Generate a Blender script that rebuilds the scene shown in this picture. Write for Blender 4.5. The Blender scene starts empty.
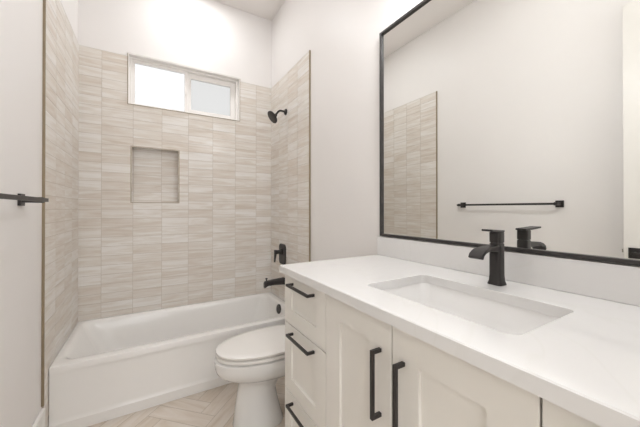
import bpy, bmesh, math, random
from mathutils import Vector, Matrix
random.seed(7)
C = bpy.context.scene.collection
S = bpy.context.scene
PI = math.pi

# ------------------------------------------------------------ camera
W = 1.52                      # tile face to tile face
CAM = Vector((0.4518, -2.769, 1.2042))
YAW, PITCH, ROLL, F, SY = 0.5370, 0.0044, 0.0001, 287.50, 5.64
fw = Vector((math.sin(YAW), math.cos(YAW), 0)); rt = Vector((math.cos(YAW), -math.sin(YAW), 0)); up = Vector((0, 0, 1))
fw2 = fw*math.cos(PITCH)+up*math.sin(PITCH); up2 = up*math.cos(PITCH)-fw*math.sin(PITCH)
rt3 = rt*math.cos(ROLL)+up2*math.sin(ROLL); up3 = up2*math.cos(ROLL)-rt*math.sin(ROLL)
cd = bpy.data.cameras.new('camera'); cam = bpy.data.objects.new('camera', cd); C.objects.link(cam)
cd.sensor_width = 36; cd.lens = F*36/640; cd.shift_y = -SY/640; cd.clip_start = 0.02
M4 = Matrix((rt3, up3, -fw2)).transposed().to_4x4(); M4.translation = CAM
cam.matrix_world = M4
S.camera = cam

# ------------------------------------------------------------ world, exposure
w = bpy.data.worlds.new('daylight'); S.world = w; w.use_nodes = True
bg = w.node_tree.nodes['Background']; bg.inputs[0].default_value = (0.97, 0.985, 1.0, 1); bg.inputs[1].default_value = 2.4
S.view_settings.view_transform = 'Standard'; S.view_settings.look = 'None'
S.view_settings.gamma = 1; S.view_settings.use_curve_mapping = False
S.view_settings.exposure = 0.07
P_TUB, P_ROOM, P_VANITY, P_HALL = 5.2, 2.6, 15.5, 15.5
LC = (.965, .99, 1.015)

# ------------------------------------------------------------ materials
def mat(name, col, rough=.5, metal=0, coat=0, spec=.5, noise=0, nscale=20, bump=0, bscale=200):
    m = bpy.data.materials.new(name); m.use_nodes = True
    nt = m.node_tree; b = nt.nodes['Principled BSDF']
    b.inputs['Roughness'].default_value = rough; b.inputs['Metallic'].default_value = metal
    b.inputs['Coat Weight'].default_value = coat; b.inputs['Coat Roughness'].default_value = .08
    b.inputs['Specular IOR Level'].default_value = spec
    tc = nt.nodes.new('ShaderNodeTexCoord')
    n = nt.nodes.new('ShaderNodeTexNoise'); n.inputs['Scale'].default_value = nscale; n.inputs['Detail'].default_value = 4
    nt.links.new(tc.outputs['Object'], n.inputs['Vector'])
    r = nt.nodes.new('ShaderNodeValToRGB')
    k = noise
    r.color_ramp.elements[0].position = .3; r.color_ramp.elements[1].position = .7
    r.color_ramp.elements[0].color = (col[0]*(1-k), col[1]*(1-k), col[2]*(1-k), 1)
    r.color_ramp.elements[1].color = (min(1, col[0]*(1+k)), min(1, col[1]*(1+k)), min(1, col[2]*(1+k)), 1)
    nt.links.new(n.outputs['Fac'], r.inputs[0]); nt.links.new(r.outputs[0], b.inputs['Base Color'])
    if bump:
        n2 = nt.nodes.new('ShaderNodeTexNoise'); n2.inputs['Scale'].default_value = bscale
        nt.links.new(tc.outputs['Object'], n2.inputs['Vector'])
        bp = nt.nodes.new('ShaderNodeBump'); bp.inputs['Strength'].default_value = bump; bp.inputs['Distance'].default_value = .001
        nt.links.new(n2.outputs['Fac'], bp.inputs['Height']); nt.links.new(bp.outputs[0], b.inputs['Normal'])
    return m

def stone(name, stops, su, sv, rough, coat, tint):
    """veined stone: UVs are metres along the tile, shifted per tile; colour attribute 'rnd' carries a random tone"""
    m = bpy.data.materials.new(name); m.use_nodes = True
    nt = m.node_tree; b = nt.nodes['Principled BSDF']; L = nt.links.new
    b.inputs['Roughness'].default_value = rough; b.inputs['Coat Weight'].default_value = coat; b.inputs['Coat Roughness'].default_value = .15
    uv = nt.nodes.new('ShaderNodeUVMap'); uv.uv_map = 'uv'
    mp = nt.nodes.new('ShaderNodeMapping'); mp.inputs['Scale'].default_value = (su, sv, 1); L(uv.outputs[0], mp.inputs[0])
    n = nt.nodes.new('ShaderNodeTexNoise'); n.inputs['Scale'].default_value = 1; n.inputs['Detail'].default_value = 6
    n.inputs['Roughness'].default_value = .6; n.inputs['Distortion'].default_value = .8
    L(mp.outputs[0], n.inputs['Vector'])
    at = nt.nodes.new('ShaderNodeAttribute'); at.attribute_name = 'rnd'
    mx = nt.nodes.new('ShaderNodeMath'); mx.operation = 'MULTIPLY_ADD'; mx.inputs[1].default_value = tint; mx.inputs[2].default_value = -tint/2
    L(at.outputs['Fac'], mx.inputs[0])
    ad = nt.nodes.new('ShaderNodeMath'); ad.operation = 'ADD'; L(n.outputs['Fac'], ad.inputs[0]); L(mx.outputs[0], ad.inputs[1])
    r = nt.nodes.new('ShaderNodeValToRGB')
    while len(r.color_ramp.elements) < len(stops): r.color_ramp.elements.new(.5)
    for e, (p, c) in zip(r.color_ramp.elements, stops): e.position = p; e.color = (*c, 1)
    L(ad.outputs[0], r.inputs[0]); L(r.outputs[0], b.inputs['Base Color'])
    return m

def srgb(r, g, b):
    f = lambda c: (c/255/12.92) if c/255 <= .04045 else ((c/255+.055)/1.055)**2.4
    return (f(r), f(g), f(b))

PAINT = mat('wall_paint', srgb(239, 235, 232), .42, spec=.35, noise=.006, nscale=3, bump=.15, bscale=160)
CEIL = mat('ceiling_paint', srgb(241, 236, 232), .8, spec=.2, noise=.006, nscale=3)
TRIMW = mat('white_trim_paint', srgb(234, 231, 226), .35, noise=.004)
METAL_EDGE = mat('bronze_edge_trim', srgb(150, 135, 112), .35, metal=.4, noise=.04)
NICHE_EDGE = mat('champagne_edge_trim', srgb(176, 162, 142), .35, metal=.3, noise=.04)
BLACK = mat('matte_black_metal', srgb(42, 38, 37), .38, spec=.5, noise=.08, nscale=60)
BLACKF = mat('black_frame', srgb(50, 46, 45), .4, noise=.05)
PORC = mat('white_porcelain', srgb(236, 234, 231), .12, coat=.4, noise=.004)
BASIN = mat('basin_porcelain', srgb(246, 244, 242), .15, coat=.3, noise=.004)
ACR = mat('white_acrylic', srgb(240, 237, 233), .16, coat=.3, noise=.004)
SEATP = mat('white_seat_plastic', srgb(238, 234, 229), .22, noise=.004)
CAB = mat('cabinet_paint', srgb(235, 231, 224), .42, spec=.4, noise=.01, nscale=6)
DARKGAP = mat('cabinet_shadow_gap', srgb(190, 182, 168), .6, noise=.02)
DOORP = mat('door_paint', srgb(232, 228, 222), .4, noise=.005)
VINYL = mat('white_vinyl', srgb(246, 242, 238), .35, noise=.005)
GROUT = mat('tile_grout', srgb(198, 188, 175), .85, noise=.03, nscale=90)
FGROUT = mat('floor_grout', srgb(176, 163, 146), .85, noise=.03, nscale=90)
CHROME = mat('brushed_steel', srgb(190, 186, 180), .25, metal=1, noise=.03)
WOODF = mat('hall_floor_wood', srgb(196, 178, 152), .5, noise=.08, nscale=6)
TILE = stone('veined_stone_tile', [(.24, srgb(211, 199, 185)), (.38, srgb(220, 210, 199)), (.50, srgb(226, 219, 210)),
             (.62, srgb(234, 229, 223)), (.80, srgb(239, 235, 231))], 3.2, 32, .42, .15, .21)
FTILE = stone('herringbone_stone_tile', [(.25, srgb(198, 181, 163)), (.42, srgb(212, 198, 182)), (.55, srgb(220, 208, 195)),
              (.75, srgb(226, 217, 207))], 3.5, 20, .4, .12, .22)

def quartz():
    m = mat('white_quartz', srgb(240, 236, 231), .22, coat=.25, noise=.004, nscale=400)
    nt = m.node_tree; b = nt.nodes['Principled BSDF']
    tc = nt.nodes['Texture Coordinate']
    wv = nt.nodes.new('ShaderNodeTexNoise'); wv.inputs['Scale'].default_value = 2.2; wv.inputs['Detail'].default_value = 3; wv.inputs['Distortion'].default_value = 1.5
    nt.links.new(tc.outputs['Object'], wv.inputs['Vector'])
    r = nt.nodes.new('ShaderNodeValToRGB'); e = r.color_ramp.elements
    c0 = srgb(229, 227, 225); c1 = srgb(227, 225, 222)
    e[0].position = .485; e[0].color = (*c0, 1); e[1].position = .5; e[1].color = (*c1, 1)
    x = e.new(.515); x.color = (*c0, 1)
    nt.links.new(wv.outputs['Fac'], r.inputs[0]); nt.links.new(r.outputs[0], b.inputs['Base Color'])
    return m
QUARTZ = quartz()

def glass(name, tint, rough):
    m = bpy.data.materials.new(name); m.use_nodes = True
    b = m.node_tree.nodes['Principled BSDF']
    b.inputs['Base Color'].default_value = (*tint, 1); b.inputs['Roughness'].default_value = rough
    b.inputs['Transmission Weight'].default_value = 1; b.inputs['IOR'].default_value = 1.15
    return m
GLASS_L = glass('clear_obscure_glass', (.43, .43, .43), .25)
GLASS_R = glass('screened_obscure_glass', (.325, .32, .313), .4)

def mirror_mat():
    m = bpy.data.materials.new('mirror_silver'); m.use_nodes = True
    b = m.node_tree.nodes['Principled BSDF']
    b.inputs['Base Color'].default_value = (.90, .905, .885, 1); b.inputs['Metallic'].default_value = 1; b.inputs['Roughness'].default_value = .005
    return m
MIRR = mirror_mat()

def emit(name, col, s):
    m = bpy.data.materials.new(name); m.use_nodes = True
    b = m.node_tree.nodes['Principled BSDF']
    b.inputs['Emission Color'].default_value = (*col, 1); b.inputs['Emission Strength'].default_value = s
    return m
LENS = emit('lamp_lens', (1, .96, .9), 3)

# ------------------------------------------------------------ mesh helpers
class MB:
    def __init__(s): s.bm = bmesh.new()
    def box(s, x0, x1, y0, y1, z0, z1, mi=0):
        v = [s.bm.verts.new((x, y, z)) for x in (x0, x1) for y in (y0, y1) for z in (z0, z1)]
        for f in ((0, 1, 3, 2), (4, 6, 7, 5), (0, 4, 5, 1), (2, 3, 7, 6), (0, 2, 6, 4), (1, 5, 7, 3)):
            q = s.bm.faces.new([v[i] for i in f]); q.material_index = mi
        return s
    def loft(s, loops, cap0=True, cap1=True, closed=False, mi=0):
        R = [[s.bm.verts.new(p) for p in lp] for lp in loops]
        n = len(R[0]); seq = list(zip(R, R[1:])) + ([(R[-1], R[0])] if closed else [])
        for a, b in seq:
            for i in range(n):
                s.bm.faces.new((a[i], a[(i+1) % n], b[(i+1) % n], b[i])).material_index = mi
        if cap0 and not closed: s.bm.faces.new(R[0][::-1]).material_index = mi
        if cap1 and not closed: s.bm.faces.new(R[-1]).material_index = mi
        return s
    def tube(s, pts, r, n=14):
        pts = [Vector(p) for p in pts]; rs = r if isinstance(r, (list, tuple)) else [r]*len(pts)
        loops = []; prev = None
        for i, p in enumerate(pts):
            t = (pts[min(i+1, len(pts)-1)]-pts[max(i-1, 0)]).normalized()
            if prev is None:
                a = t.orthogonal().normalized()
            else:
                a = (prev-t*prev.dot(t)).normalized()
            prev = a; b = t.cross(a)
            loops.append([p+a*rs[i]*math.cos(2*PI*k/n)+b*rs[i]*math.sin(2*PI*k/n) for k in range(n)])
        return s.loft(loops)
    def bar(s, pts, wd, ht, side):
        """rectangular section swept along pts; side = constant width direction"""
        pts = [Vector(p) for p in pts]; side = Vector(side).normalized(); loops = []
        for i, p in enumerate(pts):
            t = (pts[min(i+1, len(pts)-1)]-pts[max(i-1, 0)]).normalized()
            nrm = side.cross(t).normalized()
            w_ = wd[i] if isinstance(wd, (list, tuple)) else wd; h_ = ht[i] if isinstance(ht, (list, tuple)) else ht
            loops.append([p+side*w_/2+nrm*h_/2, p-side*w_/2+nrm*h_/2, p-side*w_/2-nrm*h_/2, p+side*w_/2-nrm*h_/2])
        return s.loft(loops)
    def lathe(s, c, axis, prof, n=28):
        c = Vector(c); axis = Vector(axis).normalized(); a = axis.orthogonal().normalized(); b = axis.cross(a)
        loops = [[c+axis*h+(a*math.cos(2*PI*k/n)+b*math.sin(2*PI*k/n))*max(r, 1e-4) for k in range(n)] for r, h in prof]
        return s.loft(loops)
    def done(s, name, m, parent=None, bevel=0, seg=2, smooth=True, angle=35, loc=None):
        bmesh.ops.recalc_face_normals(s.bm, faces=s.bm.faces)
        me = bpy.data.meshes.new(name); s.bm.to_mesh(me); s.bm.free()
        for x in (m if isinstance(m, (list, tuple)) else [m]): me.materials.append(x)
        o = bpy.data.objects.new(name, me); C.objects.link(o)
        off = Vector((0, 0, 0))
        if loc is not None:
            off = Vector(loc); me.transform(Matrix.Translation(-off)); o.location = off
        if parent is not None:
            o.parent = parent
            pl = Vector((0, 0, 0)); q = parent
            while q: pl += Vector(q.location); q = q.parent
            if loc is None: me.transform(Matrix.Translation(-pl))
            else: o.location = off-pl
        if smooth:
            me.shade_smooth()
            me.set_sharp_from_angle(angle=math.radians(angle))
        if bevel:
            bv = o.modifiers.new('bevel', 'BEVEL'); bv.width = bevel; bv.segments = seg; bv.limit_method = 'ANGLE'; bv.angle_limit = math.radians(40)
            if smooth: bv.harden_normals = True
        return o

def box(name, m, b, parent=None, bevel=0, **k): return MB().box(*b).done(name, m, parent, bevel, **k)
def rrect(x0, x1, y0, y1, r, z, n=7):
    out = []
    for cx, cy, a0 in ((x1-r, y1-r, 0), (x0+r, y1-r, PI/2), (x0+r, y0+r, PI), (x1-r, y0+r, 1.5*PI)):
        for k in range(n+1):
            a = a0+PI/2*k/n; out.append((cx+r*math.cos(a), cy+r*math.sin(a), z))
    return out
def thing(name, loc, label, cat, group=None):
    o = bpy.data.objects.new(name, None); C.objects.link(o); o.location = loc; o.empty_display_size = .05
    o['label'] = label; o['category'] = cat
    if group: o['group'] = group
    return o
def tag(o, label, cat, group=None):
    o['label'] = label; o['category'] = cat
    if group: o['group'] = group
    return o
def struct(o, label=None):
    o['kind'] = 'structure'
    if label: o['label'] = label
    return o

# ------------------------------------------------------------ room shell
ZC = 3.133; YB = -2.96; XL = -.009; XR = W+.009; YW = .009; T = .15
WX0, WX1, WZ0, WZ1 = .306, 1.199, 2.052, 2.458          # window opening
NX0, NX1, NZ0, NZ1 = .330, .674, 1.261, 1.710           # niche opening
ND = .09
DX0, DX1, DZ = .06, .86, 2.48                            # doorway behind the camera
ZT = 2.4338; YT = -.81; TP = .0724

def holed(u0, u1, v0, v1, holes):
    """split a rectangle into cells around holes"""
    us = sorted({u0, u1, *[h[0] for h in holes], *[h[1] for h in holes]}); vs = sorted({v0, v1, *[h[2] for h in holes], *[h[3] for h in holes]})
    us = [u for u in us if u0-1e-9 <= u <= u1+1e-9]; vs = [v for v in vs if v0-1e-9 <= v <= v1+1e-9]
    for i in range(len(us)-1):
        for j in range(len(vs)-1):
            cu = (us[i]+us[i+1])/2; cv = (vs[j]+vs[j+1])/2
            if not any(h[0] < cu < h[1] and h[2] < cv < h[3] for h in holes): yield us[i], us[i+1], vs[j], vs[j+1]

def wall_grid(name, fn, cells, m=PAINT):
    mb = MB()
    for c in cells: mb.box(*fn(*c))
    bmesh.ops.remove_doubles(mb.bm, verts=mb.bm.verts, dist=1e-5)
    # drop interior double faces
    seen = {}
    for f in mb.bm.faces: seen.setdefault(tuple(sorted(v.index for v in f.verts)), []).append(f)
    mb.bm.verts.index_update()
    seen = {}
    for f in mb.bm.faces: seen.setdefault(tuple(sorted(v.index for v in f.verts)), []).append(f)
    for fs in seen.values():
        if len(fs) > 1:
            for f in fs: mb.bm.faces.remove(f)
    return struct(mb.done(name, m, smooth=False))

wall_left = struct(box('wall_left', PAINT, (XL-T, XL, YB-T, YW+T, 0, ZC), smooth=False))
wall_right = struct(box('wall_right', PAINT, (XR, XR+T, YB-T, YW+T, 0, ZC), smooth=False))
wall_back = wall_grid('wall_back', lambda a, b, c, d: (a, b, YW, YW+T, c, d),
                      holed(XL, XR, 0, ZC, [(WX0, WX1, WZ0, WZ1), (NX0-.004, NX1+.004, NZ0-.004, NZ1+.004)]))
wall_front = wall_grid('wall_front', lambda a, b, c, d: (a, b, YB-T, YB, c, d), holed(XL, XR, 0, ZC, [(DX0, DX1, 0, DZ)]))
ceiling = wall_grid('ceiling', lambda a, b, c, d: (a, b, c, d, ZC, ZC+.1), [(XL-T, XR+T, YB-T, YW+T)], CEIL)

# tile panels ----------------------------------------------------
def tiles(name, parent, P, u0, u1, v0, v1, pu, pv, uph, vph, holes=(), gap=.0013, mats=None):
    """P(u, v, d) -> world point, d = height above the grout bed"""
    mb = MB(); bm = mb.bm; uvl = bm.loops.layers.uv.new('uv'); col = bm.loops.layers.float_color.new('rnd')
    def quad(pts, uvs, c, mi):
        f = bm.faces.new([bm.verts.new(p) for p in pts]); f.material_index = mi
        for lp, q in zip(f.loops, uvs): lp[uvl].uv = q; lp[col] = (c, c, c, 1)
    for a, b, c, d in holed(u0, u1, v0, v1, list(holes)):
        quad([P(a, c, 0), P(b, c, 0), P(b, d, 0), P(a, d, 0)], [(0, 0)]*4, .5, 1)
    H = .0016
    nu = math.floor((u0-uph)/pu)-1
    while uph+nu*pu < u1:
        nv = math.floor((v0-vph)/pv)-1
        while vph+nv*pv < v1:
            a, b = uph+nu*pu+gap, uph+(nu+1)*pu-gap; c, d = vph+nv*pv+gap, vph+(nv+1)*pv-gap
            nv += 1
            a, b, c, d = max(a, u0), min(b, u1), max(c, v0), min(d, v1)
            if b-a < .002 or d-c < .002: continue
            ou, ov, rn = random.uniform(0, 50), random.uniform(0, 50), random.random()
            rects = [(a, b, c, d)]
            for h in holes:
                nr = []
                for r in rects:
                    if r[1] <= h[0] or r[0] >= h[1] or r[3] <= h[2] or r[2] >= h[3]: nr.append(r); continue
                    hh = (max(h[0], r[0]), min(h[1], r[1]), max(h[2], r[2]), min(h[3], r[3]))
                    nr += list(holed(*r, [hh]))
                rects = nr
            for (a, b, c, d) in rects:
                if b-a < .001 or d-c < .001: continue
                t = [P(a, c, H), P(b, c, H), P(b, d, H), P(a, d, H)]; g = [P(a, c, 0), P(b, c, 0), P(b, d, 0), P(a, d, 0)]
                uvs = [(a+ou, c+ov), (b+ou, c+ov), (b+ou, d+ov), (a+ou, d+ov)]
                quad(t, uvs, rn, 0)
                for i in range(4):
                    j = (i+1) % 4; quad([g[i], g[j], t[j], t[i]], [uvs[i], uvs[j], uvs[j], uvs[i]], rn, 0)
        nu += 1
    me = bpy.data.meshes.new(name); bmesh.ops.recalc_face_normals(bm, faces=[]); bm.to_mesh(me); bm.free()
    for x in (mats or (TILE, GROUT)): me.materials.append(x)
    o = bpy.data.objects.new(name, me); C.objects.link(o); o.parent = parent
    return o
D0 = .0016
tiles('tile_panel', wall_back, lambda u, v, d: (u, D0-d, v), 0, W, .30, ZT, .2045, TP, .1370, ZT-40*TP,
      [(WX0, WX1, WZ0, ZT+.002), (NX0, NX1, NZ0, NZ1)])
tiles('tile_panel', wall_left, lambda u, v, d: (d-D0, -u, v), 0, -YT-.003, 0, ZT, .2, TP, .007, ZT-40*TP)
tiles('tile_panel', wall_right, lambda u, v, d: (W+D0-d, -u, v), 0, -YT-.003, 0, ZT, .2, TP, .007, ZT-40*TP)
# substrate of the tiles (closes the gap between tile face and painted wall)
box('tile_backing', GROUT, (XL, -D0-.0005, YT+.003, YW, 0, ZT-.001), wall_left, smooth=False)
box('tile_backing', GROUT, (W+D0+.0005, XR, YT+.003, YW, 0, ZT-.001), wall_right, smooth=False)
mb = MB()
for a, b, c, d in holed(0, W, .3, ZT-.001, [(WX0, WX1, WZ0, ZT+.002), (NX0, NX1, NZ0, NZ1)]): mb.box(a, b, D0+.0005, YW, c, d)
mb.done('tile_backing', GROUT, wall_back, smooth=False)
# niche: tiled back and four slab sides
tiles('niche_back', wall_back, lambda u, v, d: (u, ND+D0-d, v), NX0, NX1, NZ0, NZ1, .2045, TP, .3415, ZT-40*TP)
tiles('niche_side', wall_back, lambda u, v, d: (NX0+d, u, v), .001, ND, NZ0, NZ1, .2, TP, -.05, ZT-40*TP)
tiles('niche_side', wall_back, lambda u, v, d: (NX1-d, u, v), .001, ND, NZ0, NZ1, .2, TP, -.05, ZT-40*TP)
tiles('niche_top', wall_back, lambda u, v, d: (u, v, NZ1-d), NX0, NX1, .001, ND, .2045, .2, .3415, -.01)
tiles('niche_bottom', wall_back, lambda u, v, d: (u, v, NZ0+d), NX0, NX1, .001, ND, .2045, .2, .3415, -.01)
def frame_rect(name, m, x0, x1, z0, z1, t, y0, y1, parent=None, sides='LRTB', bevel=0):
    mb = MB()
    if 'L' in sides: mb.box(x0-t, x0, y0, y1, z0-(t if 'B' in sides else 0), z1+(t if 'T' in sides else 0))
    if 'R' in sides: mb.box(x1, x1+t, y0, y1, z0-(t if 'B' in sides else 0), z1+(t if 'T' in sides else 0))
    if 'B' in sides: mb.box(x0, x1, y0, y1, z0-t, z0)
    if 'T' in sides: mb.box(x0, x1, y0, y1, z1, z1+t)
    return mb.done(name, m, parent, bevel, smooth=False)
frame_rect('niche_trim', NICHE_EDGE, NX0, NX1, NZ0, NZ1, .006, -.0025, .006, wall_back)
struct(box('trim_1', METAL_EDGE, (XL, .0018, YT-.008, YT+.001, .215, ZT+.004), bevel=.001), 'bronze metal strip edging the left tile panel')
struct(box('trim_2', METAL_EDGE, (W-.0018, XR, YT-.008, YT+.001, .0, ZT+.004), bevel=.001), 'bronze metal strip edging the right tile panel')
struct(box('trim_3', TRIMW, (XL, .0008, YT, YW, ZT, ZT+.004), smooth=False))
struct(box('trim_4', TRIMW, (W-.0008, XR, YT, YW, ZT, ZT+.004), smooth=False))
mb = MB(); mb.box(0, WX0-.004, -.0008, YW, ZT, ZT+.004); mb.box(WX1+.004, W, -.0008, YW, ZT, ZT+.004)
struct(mb.done('trim_5', TRIMW, smooth=False))

# floor: herringbone planks on a grout bed ------------------------
def in_room(p): return XL-.02 < p[0] < XR+.02 and YB-.12 < p[1] < -.68
mb = MB(); bm = mb.bm; uvl = bm.loops.layers.uv.new('uv'); colr = bm.loops.layers.float_color.new('rnd')
mb.box(XL, XR, YB-T, YW, -.06, -.0015, 1)
pw = .095; n4 = 4; s2 = math.sqrt(.5)
P0 = Vector((.785, -1.015)); uL, vL = 1-2*n4, 0
def fl(u, v):                  # mirrored lattice -> world
    du, dv = (u-uL)*pw, (v-vL)*pw
    return (P0.x+(du*s2+dv*s2), P0.y+(-du*s2+dv*s2))
def clip(poly, x0, x1, y0, y1):
    for ax, lim, sg in ((0, x0, 1), (0, x1, -1), (1, y0, 1), (1, y1, -1)):
        out = []
        for i in range(len(poly)):
            p, q = poly[i], poly[(i+1) % len(poly)]
            ip, iq = (p[0][ax]-lim)*sg >= 0, (q[0][ax]-lim)*sg >= 0
            if ip: out.append(p)
            if ip != iq:
                t = (lim-p[0][ax])/(q[0][ax]-p[0][ax])
                out.append(tuple(tuple(a+(b-a)*t for a, b in zip(p[k], q[k])) for k in (0, 1)))
        poly = out
        if len(poly) < 3: return None
    return poly
g = .0012/pw
for k in range(-60, 61):
    for m_ in range(-12, 13):
        for kind in (0, 1):
            if kind == 0: a, b, c, d = -n4, 0, 0, 1
            else: a, b, c, d = -n4-1, -n4, 1-n4, 1
            a, b = a-k-n4*m_, b-k-n4*m_; c, d = c+k-n4*m_, d+k-n4*m_
            cx, cy = fl((a+b)/2, (c+d)/2)
            if not (-.5 < cx < 2.1 and -3.6 < cy < .2): continue
            a, b, c, d = a+g, b-g, c+g, d-g
            ou, ov, rn = random.uniform(0, 50), random.uniform(0, 50), random.random()
            cor = [(a, c), (b, c), (b, d), (a, d)]
            uvs = [((u*pw+ou, v*pw+ov) if kind == 0 else (v*pw+ou, u*pw+ov)) for u, v in cor]
            poly = clip([(fl(*q), t) for q, t in zip(cor, uvs)], XL, XR, YB-T, YW)
            if not poly: continue
            f = bm.faces.new([bm.verts.new((p[0], p[1], 0)) for p, t in poly]); f.material_index = 0
            if f.normal.z < 0: pass
            for lp, (p, t) in zip(f.loops, poly): lp[uvl].uv = t; lp[colr] = (rn, rn, rn, 1)
bm.normal_update()
for f in bm.faces:
    if f.material_index == 0 and f.normal.z < 0: f.normal_flip()
me = bpy.data.meshes.new('floor'); bm.to_mesh(me); bm.free()
for x in (FTILE, FGROUT): me.materials.append(x)
floor = bpy.data.objects.new('floor', me); C.objects.link(floor); struct(floor)

# baseboards
def baseboard(name, x0, x1, y0, y1, h=.205):
    return struct(box(name, TRIMW, (x0, x1, y0, y1, 0, h), bevel=.004))
baseboard('baseboard_left', XL, XL+.016, YB, YT-.001)
baseboard('baseboard_right', XR-.016, XR, -1.60, YT-.009)
baseboard('baseboard_front', DX1+.07, 1.0, YB, YB+.016)

# door frame, open door and the hall behind -----------------------
mb = MB()
mb.box(DX0, DX0+.02, YB-T, YB, 0, DZ); mb.box(DX1-.02, DX1, YB-T, YB, 0, DZ); mb.box(DX0+.02, DX1-.02, YB-T, YB, DZ-.02, DZ)
mb.box(DX1-.01, DX1+.06, YB, YB+.015, 0, DZ+.06); mb.box(XL, DX1-.01, YB, YB+.015, DZ-.01, DZ+.06); mb.box(XL+.001, DX0+.01, YB, YB+.015, 0, DZ-.01)
struct(mb.done('trim_6', TRIMW, bevel=.002))
door = bpy.data.objects.new('door_1', None); C.objects.link(door); door.location = (.075, YB+.018, 0); struct(door)
DY1 = -2.212
mb = MB(); x0, x1 = .076, .111; y0 = YB+.02
mb.box(x0, x1, y0, DY1, .012, 2.44)
mb.done('door_leaf', DOORP, door, .002)
for zz in ((.25, .88), (1.05, 2.27)):     # raised moulding of the two door panels
    frame_rect_y = MB()
    a, b, c, d = y0+.12, DY1-.12, zz[0], zz[1]
    for q in ((a, a+.02, c, d), (b-.02, b, c, d), (a+.02, b-.02, c, c+.02), (a+.02, b-.02, d-.02, d)):
        frame_rect_y.box(x1, x1+.005, q[0], q[1], q[2], q[3])
    frame_rect_y.done('panel_moulding', DOORP, door, .002)
MB().box(x0+.006, x1-.006, DY1, DY1+.001, .92, .985).box(x0+.012, x1-.012, DY1+.001, DY1+.009, .942, .962).done('latch_plate', CHROME, door, smooth=False)
hd = MB(); hd.box(x1, x1+.009, DY1-.085, DY1-.022, .912, .975)
hdl = hd.done('handle_rosette', BLACK, door, .002)
mb = MB(); mb.tube([(x1+.009, DY1-.054, .943), (x1+.05, DY1-.054, .943)], .010); mb.box(x1+.043, x1+.055, DY1-.18, DY1-.042, .933, .953)
mb.done('door_lever', BLACK, hdl, .002)
HY0 = YB-T-1.25
struct(box('floor_hall', WOODF, (-.9, 2.4, HY0, YB-T, -.06, 0), smooth=False))['label'] = 'wood floor of the hall beyond the doorway'
hw = MB()
HO = (-.5, 2.1, .35, 2.45)
for q in holed(-.9, 2.4, 0, 2.75, [HO]): hw.box(q[0], q[1], HY0-.1, HY0, q[2], q[3])
hw.box(-1.0, -.9, HY0-.1, YB-T, 0, 2.75); hw.box(2.4, 2.5, HY0-.1, YB-T, 0, 2.75)
hw.box(-.9, XL-T, YB-T-.02, YB-T, 0, 2.75); hw.box(XR+T, 2.4, YB-T-.02, YB-T, 0, 2.75)
struct(hw.done('wall_hall', PAINT, smooth=False))
struct(box('ceiling_hall', CEIL, (-1.0, 2.5, HY0-.1, YB-T, 2.75, 2.85), smooth=False))

hf = MB()
a, b, c, d = HO
for q in ((a, a+.05, c, d), (b-.05, b, c, d), (a+.05, b-.05, c, c+.05), (a+.05, b-.05, d-.05, d), ((a+b)/2-.03, (a+b)/2+.03, c+.05, d-.05)): hf.box(q[0], q[1], HY0-.08, HY0-.02, q[2], q[3])
w2 = struct(hf.done('fill_window', VINYL, bevel=.003)); w2['label'] = 'added white framed window in the unseen hall, daylight fill through the doorway'  # added window out of view, lets in daylight as frontal fill
def portal(x0, x1, z0, z1, y, rx):      # guides daylight sampling through an opening
    l = bpy.data.lights.new('portal', 'AREA'); l.shape = 'RECTANGLE'; l.size = x1-x0; l.size_y = z1-z0; l.cycles.is_portal = True
    o = bpy.data.objects.new('portal', l); C.objects.link(o); o.location = ((x0+x1)/2, y, (z0+z1)/2); o.rotation_euler = (rx, 0, 0)
portal(a, b, c, d, HY0-.095, PI/2)
portal(WX0, WX1, WZ0, WZ1, YW+T-.01, -PI/2)

# window ----------------------------------------------------------
win = bpy.data.objects.new('window_1', None); C.objects.link(win); win.location = ((WX0+WX1)/2, .06, WZ0); struct(win)
mb = MB()   # white lining of the opening
for q in ((WX0, WX0+.006, WZ0, WZ1), (WX1-.006, WX1, WZ0, WZ1), (WX0+.006, WX1-.006, WZ0, WZ0+.006), (WX0+.006, WX1-.006, WZ1-.006, WZ1)):
    mb.box(q[0], q[1], -.004, .055, q[2], q[3])
mb.done('window_jamb', VINYL, win, smooth=False)
mb = MB()
a, b, c, d = WX0+.001, WX1-.001, WZ0+.001, WZ1-.001
mb.box(a, a+.022, .045, .12, c, d); mb.box(b-.022, b, .045, .12, c, d); mb.box(a+.022, b-.022, .045, .12, c, c+.018); mb.box(a+.022, b-.022, .045, .12, d-.018, d)
mb.done('window_frame', VINYL, win, .002)
def sash(x0, x1, z0, z1, r, y0, y1, gm, latch, rb):
    mb = MB(); mb.box(x0, x0+r, y0, y1, z0, z1); mb.box(x1-r, x1, y0, y1, z0, z1); mb.box(x0+r, x1-r, y0, y1, z0, z0+rb); mb.box(x0+r, x1-r, y0, y1, z1-r, z1)
    s_ = mb.done('window_sash', VINYL, win, .002)
    ym = (y0+y1)/2
    box('window_pane', gm, (x0+r-.004, x1-r+.004, ym-.002, ym+.002, z0+rb-.004, z1-r+.004), s_, smooth=False)
    if latch: box('sash_latch', VINYL, (x1-r*.75, x1-r*.25, y0-.010, y0, (z0+z1)/2-.03, (z0+z1)/2+.03), s_, .002)
sash(WX0+.021, .748, WZ0+.017, WZ1-.017, .024, .058, .078, GLASS_L, True, .010)
sash(.735, WX1-.020, WZ0+.017, WZ1-.017, .046, .085, .110, GLASS_R, False, .044)
frame_rect('window_edge_trim', METAL_EDGE, WX0, WX1, WZ0, WZ1, .0045, -.003, .006, win, 'LRB')
box('window_head_trim', TRIMW, (WX0-.006, WX1+.006, -.006, .008, WZ1, WZ1+.009), win, .001)

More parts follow.
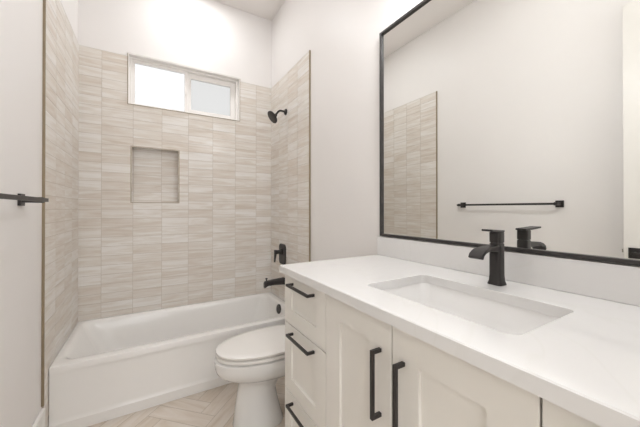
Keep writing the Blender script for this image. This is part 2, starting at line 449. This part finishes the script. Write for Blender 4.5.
# ------------------------------------------------------------ bathtub
tub = thing('bathtub', (W/2, -.37, 0), 'white alcove bathtub with flat apron set between the stone tiled walls', 'bathtub')
RZ = .367; TY = -.738; e = .0025
mb = MB()
X0, X1, Y0, Y1 = e, W-e, TY, -e
loops = [rrect(X0, X1, Y0+.020, Y1, .004, .02), rrect(X0, X1, Y0+.020, Y1, .004, RZ-.045), rrect(X0, X1, Y0, Y1, .004, RZ-.040), rrect(X0, X1, Y0, Y1, .004, RZ-.008),
         rrect(X0, X1, Y0+.002, Y1, .006, RZ-.002), rrect(X0+.004, X1-.004, Y0+.008, Y1-.004, .01, RZ),
         rrect(.030, W-.050, TY+.058, -.030, .060, RZ), rrect(.037, W-.058, TY+.067, -.038, .066, RZ-.003), rrect(.046, W-.066, TY+.077, -.048, .074, RZ-.012), rrect(.058, W-.072, TY+.085, -.056, .085, RZ-.032),
         rrect(.078, W-.078, TY+.093, -.064, .10, RZ-.070), rrect(.125, W-.090, TY+.108, -.078, .12, .21), rrect(.175, W-.104, TY+.126, -.094, .13, .13), rrect(.210, W-.118, TY+.142, -.110, .13, .098), rrect(.250, W-.14, TY+.165, -.130, .12, .082),
         rrect(.330, W-.19, TY+.22, -.18, .09, .074)]
mb.loft(loops)
tb = mb.done('tub_shell', ACR, tub, angle=30)
mb = MB()      # apron: kick band below, slightly recessed face above
prof = [(TY+.018, .345), (TY+.006, .335), (TY+.006, .085), (TY+.001, .066), (TY-.002, .060), (TY-.002, .001), (TY+.02, .001), (TY+.02, .345)]
mb.loft([[(x, y, z) for y, z in prof] for x in (X0, X1)])
mb.done('tub_apron', ACR, tub, angle=20)
# frame of the apron panel at left end and along the top
OVY, OVZ = -.392, .320
ovx = W-.0765
MB().lathe((ovx+.002, OVY, OVZ), (-1, 0, .12), [(.041, 0), (.041, .007), (.037, .011), (.014, .013)]).done('overflow_cover', BLACK, tub)
MB().lathe((W-.30, -.36, .0725), (0, 0, 1), [(.03, 0), (.03, .004), (.02, .006)]).done('tub_drain', BLACK, tub)

# ------------------------------------------------------------ shower fittings
SH = Vector((W, -.371, 2.086))
t = thing('shower', SH, 'black round shower head on a short bent arm high on the tiled wall', 'shower head')
MB().lathe(SH, (-1, 0, 0), [(.028, .0), (.028, .004), (.024, .010), (.012, .014)]).done('flange', BLACK, t)
MB().tube([SH+Vector(p) for p in ((-.008, 0, 0), (-.045, 0, .003), (-.062, 0, 0), (-.076, 0, -.010), (-.088, 0, -.026), (-.100, 0, -.046))], .0095).done('shower_arm', BLACK, t)
dn = Vector((-.80, 0, -.60)).normalized()
MB().lathe(SH+Vector((-.094, 0, -.040)), dn, [(.013, 0), (.017, .010), (.018, .018), (.026, .024), (.048, .034), (.057, .040), (.059, .048), (.057, .052), (.051, .053)]).done('spray_head', BLACK, t, angle=30)

t = thing('shower_valve', (W, -.305, .789), 'black rectangular shower valve plate with lever handle above the tub spout', 'shower valve')
VY, VZ = -.305, .789
mb = MB()
def yz(lp, x): return [(x, p[0], p[1]) for p in lp]
def plate(x0, y0, y1, z0, z1, r, th, ch=.003):
    a = [(p[0], p[1]) for p in rrect(y0, y1, z0, z1, r, 0)]; b = [(p[0], p[1]) for p in rrect(y0+ch, y1-ch, z0+ch, z1-ch, r-ch, 0)]
    return [yz(a, x0), yz(a, x0-th+ch), yz(b, x0-th)]
mb.loft(plate(W, VY-.07, VY+.07, VZ-.094, VZ+.094, .035, .012)).done('valve_plate', BLACK, t)
h = MB().lathe((W-.012, VY, VZ+.022), (-1, 0, 0), [(.030, 0), (.030, .014), (.022, .018), (.018, .024), (.018, .064)]).done('valve_stem', BLACK, t)
mb = MB().bar([(W-.074, VY, VZ+.042), (W-.076, VY, VZ+.0), (W-.080, VY, VZ-.035), (W-.083, VY, VZ-.068)], [.034, .030, .024, .022], [.018, .015, .011, .009], (0, 1, 0))
mb.done('valve_lever', BLACK, t, .002)

SP = Vector((W, -.328, .548))
t = thing('tub_spout', SP, 'black tub spout with pull up diverter over the end of the tub', 'tub spout')
mb = MB(); loops = []
for x, hw_, zt, zb in ((0, .032, .030, -.034), (-.02, .030, .028, -.031), (-.10, .026, .024, -.026), (-.16, .023, .019, -.028), (-.183, .021, .014, -.042), (-.190, .016, .004, -.043)):
    loops.append([(SP.x+x, SP.y+p[0], SP.z+p[1]) for p in rrect(-hw_, hw_, zb, zt, min(hw_, (zt-zb)/2)*.6, 0, 4)])
mb.loft(loops).done('spout_body', BLACK, t)
MB().lathe((W-.168, SP.y, SP.z+.016), (0, 0, 1), [(.005, 0), (.005, .014), (.010, .017), (.010, .024), (.007, .027)], 14).done('diverter_knob', BLACK, t)

# ------------------------------------------------------------ toilet
TYC = -1.165
toi = thing('toilet', (1.10, TYC, 0), 'white toilet with closed elongated lid between bathtub and vanity', 'toilet')
def egg(xf, xb, hw_, z, n=36, sq=2.25, wid=.42):
    """elongated outline: xf front, xb back, widest at fraction wid from the back"""
    out = []; xm = xb-(xb-xf)*wid
    for k in range(n):
        a = 2*PI*k/n; c, s_ = math.cos(a), math.sin(a)
        ax = (xm-xf) if c < 0 else (xb-xm)
        ex = 2/sq if c < 0 else 2/3.2
        x = xm+math.copysign(abs(c)**(ex if c > 0 else .93), c)*ax
        y = TYC+math.copysign(abs(s_)**(.93 if c < 0 else .75), s_)*hw_
        out.append((x, y, z))
    return out
mb = MB()
mb.loft([egg(.853, 1.130, .106, 0), egg(.852, 1.130, .107, .012), egg(.860, 1.115, .096, .06), egg(.868, 1.098, .083, .13), egg(.877, 1.088, .077, .19),
         egg(.884, 1.11, .082, .238), egg(.872, 1.22, .100, .262), egg(.838, 1.31, .132, .279), egg(.794, 1.36, .157, .298), egg(.766, 1.385, .171, .322), egg(.757, 1.39, .177, .350), egg(.754, 1.39, .178, .380),
         egg(.754, 1.39, .178, .390), egg(.768, 1.385, .166, .397)])
# rear foot and trapway, joined to the bowl above
def tr(x0, x1, hw_, z): return [(p[0], TYC+p[1], z) for p in rrect(x0, x1, -hw_, hw_, .045, 0, 8)]
mb.loft([tr(1.235, 1.46, .095, 0), tr(1.235, 1.46, .095, .02), tr(1.25, 1.45, .08, .08), tr(1.24, 1.46, .08, .2), tr(1.18, 1.49, .10, .30), tr(1.16, 1.50, .14, .38), tr(1.18, 1.50, .15, .396)])
mb.done('toilet_bowl', PORC, toi, angle=50)
MB().loft([egg(.780, 1.30, .160, .3975), egg(.780, 1.30, .160, .402), egg(.766, 1.30, .173, .4025), egg(.762, 1.30, .177, .4055), egg(.762, 1.30, .177, .4165), egg(.766, 1.30, .173, .4195)]).done('toilet_seat', SEATP, toi, angle=50)
ld = MB().loft([egg(.782, 1.30, .158, .420), egg(.782, 1.30, .158, .4258), egg(.765, 1.305, .173, .4262), egg(.761, 1.305, .177, .431), egg(.762, 1.305, .176, .439), egg(.770, 1.30, .168, .4435), egg(.80, 1.27, .144, .446), egg(.90, 1.2, .08, .447)]).done('toilet_lid', SEATP, toi, angle=50)
for s_ in (-1, 1): MB().tube([(1.30, TYC+s_*.06, .438), (1.30, TYC+s_*.10, .438)], .013).done('lid_hinge', SEATP, toi)
mb = MB()
def tk(x0, x1, hw_, z, r=.035): return [(p[0], TYC+p[1], z) for p in rrect(x0, x1, -hw_, hw_, r, 0, 6)]
mb.loft([tk(1.335, 1.500, .19, .399), tk(1.325, 1.505, .205, .44), tk(1.315, 1.508, .215, .76)]).done('toilet_tank', PORC, toi, angle=50)
MB().loft([tk(1.310, 1.510, .220, .7605), tk(1.305, 1.512, .224, .768), tk(1.305, 1.512, .224, .79), tk(1.312, 1.505, .216, .798)]).done('tank_lid', PORC, toi, angle=50)
MB().tube([(1.318, TYC+.15, .71), (1.296, TYC+.15, .71)], .012).bar([(1.296, TYC+.16, .71), (1.294, TYC+.08, .700)], .014, .008, (0, 0, 1)).done('flush_lever', BLACK, toi)

# ------------------------------------------------------------ vanity
VF, VS, VE = .966, -1.601, -2.875      # face of the fronts, left side, right side
ZK = .960; ZB = .930; FT = .020
van = thing('vanity_cabinet', (1.24, (VS+VE)/2, 0), 'off white shaker vanity cabinet with black bar pulls under the quartz countertop', 'cabinet')
mb = MB()
xa, xb, zt_ = VF+FT+.001, XR-.001, ZB-.0005
mb.box(xa, xb, VS-.018, VS, .10, zt_); mb.box(xa, xb, VE, VE+.018, .10, zt_)      # sides
mb.box(xa, xb, VE+.018, VS-.018, .10, .118)                                        # bottom
mb.box(xb-.008, xb, VE+.018, VS-.018, .118, zt_)                                   # back
mb.box(xa, xa+.018, VE+.018, VS-.018, .118, zt_)                                   # front frame behind doors and drawers
mb.box(VF+.09, XR-.001, VE+.003, VS-.003, 0, .10)
mb.done('carcass', CAB, van, .0015)
def shaker(name, y0, y1, z0, z1, st=.058, rl=.055):
    """front slab with recessed centre panel; y0 > y1"""
    mb = MB(); bm = mb.bm; x = VF
    def L(ins_y, ins_z, xx): return [(xx, y0-ins_y, z0+ins_z), (xx, y1+ins_y, z0+ins_z), (xx, y1+ins_y, z1-ins_z), (xx, y0-ins_y, z1-ins_z)]
    mb.loft([L(0, 0, x+FT), L(0, 0, x+.0015), L(.0015, .0015, x), L(st, rl, x), L(st+.0006, rl+.0006, x+.009)], True, True)
    return mb.done(name, CAB, van, smooth=False)
def pull(parent, p0, p1):
    """square bar pull; p0, p1 = (y, z) of the two posts on the front"""
    px = .938; mb = MB(); a = .005
    (ya, za), (yb, zb) = p0, p1
    for (y, z) in (p0, p1): mb.box(px+.004, VF, y-a, y+a, z-a, z+a)
    mb.box(px-a+.001, px+a, min(ya, yb)-a, max(ya, yb)+a, min(za, zb)-a, max(za, zb)+a)
    return mb.done('bar_pull', BLACK, parent, .0012)
G = .0019
ys = [-1.602, -1.943, -2.250, -2.563, VE]
for k, (y0, y1) in enumerate(((ys[0], ys[1]), (ys[3], ys[4]))):
    for z0, z1, pz in ((.717, .922, .893), (.430, .717, .688), (.115, .430, .400)):
        d = shaker('drawer', y0-G, y1+G, z0+G, z1-G, st=.064, rl=.060)
        cy = (y0+y1)/2-(.003 if k == 0 else 0)
        pull(d, (cy+.088, pz), (cy-.088, pz))
for y0, y1, py in ((ys[1], ys[2], ys[2]+.040), (ys[2], ys[3], ys[2]-.039)):
    d = shaker('cabinet_door', y0-G, y1+G, .115+G, .922-G, st=.080, rl=.070)
    pull(d, (py, .842), (py, .677))

# countertop with an oblong cutout
CX0 = .943; CY0, CY1 = VE-.012, -1.5955
SX0, SX1, SY0_, SY1_ = 1.056, 1.340, -2.488, -2.040
mb = MB()
o_ = lambda i, z: rrect(CX0+i, XR-.001, CY0+i, CY1-i, .003, z)
h_ = lambda i, z: rrect(SX0-i, SX1+i, SY0_-i, SY1_+i, .022+i, z)
mb.loft([h_(0, ZB), h_(0, ZK-.0015), h_(.0015, ZK), o_(.0025, ZK), o_(0, ZK-.0025), o_(0, ZB)], closed=True)
tag(mb.done('countertop', QUARTZ, loc=(1.23, (CY0+CY1)/2, ZB), angle=30), 'white quartz countertop with squared front edge and sink cutout on the vanity', 'countertop')
tag(box('backsplash', QUARTZ, (W-.012, XR-.001, CY0, CY1, ZK+.0003, 1.0585), bevel=.0015, loc=(W, (CY0+CY1)/2, ZK)), 'low white quartz backsplash strip along the wall below the mirror', 'backsplash')
sink = thing('sink', ((SX0+SX1)/2, (SY0_+SY1_)/2, ZB), 'white rectangular undermount sink basin sunk in the quartz countertop', 'sink')
s_ = lambda i, z, r: rrect(SX0+i, SX1-i, SY0_+i, SY1_-i, r, z)
zt = ZB-.0006
mb = MB()
mb.loft([s_(-.022, zt-.012, .05), s_(-.022, zt, .05), s_(-.004, zt, .038), s_(-.002, zt-.006, .038), s_(.006, zt-.06, .04), s_(.016, zt-.105, .045), s_(.035, zt-.124, .05), s_(.075, zt-.130, .05),
         s_(.13, zt-.134, .01), ], False, True)
mb.loft([s_(-.022, zt-.012, .05), s_(-.012, zt-.06, .05), s_(.0, zt-.12, .05), s_(.05, zt-.15, .05)], False, True)
mb.done('basin', BASIN, sink, angle=40)
MB().lathe(((SX0+SX1)/2+.03, (SY0_+SY1_)/2, zt-.1335), (0, 0, 1), [(.024, 0), (.024, .003), (.018, .005), (.017, .009), (.012, .010)]).done('sink_drain', BLACK, sink)

# faucet
FX, FY = 1.427, -2.258
fa = thing('faucet', (FX, FY, ZK), 'black single hole waterfall faucet standing behind the sink', 'faucet')
def sq(cx, hx, hy, z, r=.006): return [(FX+cx+p[0], FY+p[1], z) for p in rrect(-hx, hx, -hy, hy, r, 0, 4)]
MB().loft([sq(0, .0225, .0225, ZK, .010), sq(0, .0225, .0225, ZK+.003, .010), sq(0, .0195, .0195, ZK+.012, .009), sq(0, .0178, .0178, ZK+.03, .008), sq(0, .0175, .0175, 1.091, .008), sq(0, .016, .016, 1.094, .007)]).done('faucet_body', BLACK, fa, angle=30)
MB().loft([sq(0, .0145, .0145, 1.093), sq(0, .0145, .0145, 1.096), sq(0, .0175, .0175, 1.0965, .008), sq(0, .0175, .0175, 1.128, .008), sq(0, .016, .016, 1.130, .007)]).done('faucet_cap', BLACK, fa, angle=30)
sp = MB()
pts = [(FX-.012, FY, 1.078), (FX-.036, FY, 1.078), (FX-.060, FY, 1.079), (FX-.082, FY, 1.078), (FX-.100, FY, 1.073), (FX-.113, FY, 1.065), (FX-.119, FY, 1.053)]
sp.bar(pts, [.033, .034, .038, .042, .044, .045, .045], [.022, .018, .014, .012, .011, .011, .011], (0, 1, 0))
so = sp.done('waterfall_spout', BLACK, fa, .003, angle=40)
mb = MB(); mb.bar([(FX+.0185, FY+.002, 1.1325), (FX-.02, FY-.003, 1.1345), (FX-.072, FY-.008, 1.1385)], [.035, .035, .034], [.007, .007, .006], (0, 1, 0))
mb.done('lever_handle', BLACK, fa, .0015)

# mirror
MY0, MY1, MZ0, MZ1 = -2.872, -1.617, 1.0625, 2.1417
mi = thing('wall_mirror', (XR, (MY0+MY1)/2, MZ0), 'large wall mirror in thin black frame above the backsplash', 'mirror')
mb = MB(); fwid = .0125; mx0 = W-.014
for q in ((MY0, MY0+fwid, MZ0, MZ1), (MY1-fwid, MY1, MZ0, MZ1), (MY0+fwid, MY1-fwid, MZ0, MZ0+fwid), (MY0+fwid, MY1-fwid, MZ1-fwid, MZ1)):
    mb.box(mx0, XR, q[0], q[1], q[2], q[3])
mb.done('mirror_frame', BLACKF, mi, .001)
box('mirror_glass', MIRR, (W-.004, XR-.001, MY0+fwid-.002, MY1-fwid+.002, MZ0+fwid-.002, MZ1-fwid+.002), mi, smooth=False)

# towel bar on the left wall
tw = thing('towel_bar', (XL, -1.47, 1.243), 'black square towel bar mounted on the painted left wall', 'towel bar')
TZ = 1.243
box('towel_rail', BLACK, (.064, .078, -1.872, -1.0935, TZ-.008, TZ+.008), tw, .0015)
for y in (-1.106, -1.858):
    p = box('wall_post', BLACK, (XL+.010, .0635, y-.012, y+.012, TZ-.012, TZ+.012), tw, .0015)
    box('mount_plate', BLACK, (XL, XL+.010, y-.025, y+.025, TZ-.025, TZ+.025), p, .0015)

# ------------------------------------------------------------ lamps
def area(parent, loc, size, power, rot, col=LC):
    l = bpy.data.lights.new('lamp', 'AREA'); l.shape = 'DISK'; l.size = size; l.energy = power; l.color = col
    o = bpy.data.objects.new('lamp', l); C.objects.link(o); o.parent = parent
    pl = Vector(parent.location); o.location = Vector(loc)-pl; o.rotation_euler = rot
    return o
def downlight(x, y, z, power, label, size=.15):
    t = thing('recessed_light', (x, y, z), label, 'ceiling light', 'recessed ceiling lights')
    MB().lathe((x, y, z), (0, 0, -1), [(.095, 0), (.095, .003), (.080, .007), (.078, .004)]).done('trim_ring', TRIMW, t)
    MB().lathe((x, y, z-.0075), (0, 0, -1), [(.076, 0), (.074, .002), (.0, .003)]).done('light_lens', LENS, t)
    area(t, (x, y, z-.013), size, power, (0, 0, 0))
downlight(.785, -.35, ZC, P_TUB, 'white recessed ceiling light over the bathtub')
downlight(.72, -1.75, ZC, P_ROOM, 'added white recessed fill light over the middle of the bathroom')  # added lamp out of view, fills the middle of the room
downlight(.60, YB-T-.6, 2.75, P_HALL, 'added white recessed fill light in the unseen hall outside the door')  # added lamp in the unseen hall, sends fill through the doorway
vl = thing('vanity_fill_light', (XR, -2.243, 2.42), 'added fill light above the mirror, shaped as a black bar with three white shades', 'fill light')  # unseen fitting, added to brighten the room from above the mirror
box('back_plate', BLACK, (W-.012, XR, -2.243-.30, -2.243+.30, 2.40, 2.46), vl, .002)
for k in (-1, 0, 1):
    y = -2.243+k*.22
    MB().tube([(W-.012, y, 2.43), (W-.09, y, 2.43), (W-.10, y, 2.425), (W-.10, y, 2.39)], .007).done('shade_arm', BLACK, vl)
    MB().lathe((W-.10, y, 2.40), (0, 0, -1), [(.02, 0), (.05, .01), (.055, .06), (.055, .12), (.052, .121)]).done('glass_shade', LENS, vl)
    l = bpy.data.lights.new('lamp', 'POINT'); l.energy = P_VANITY/3; l.color = LC; l.shadow_soft_size = .06
    o = bpy.data.objects.new('lamp', l); C.objects.link(o); o.parent = vl; o.location = Vector((W-.20, y, 2.26))-Vector(vl.location)
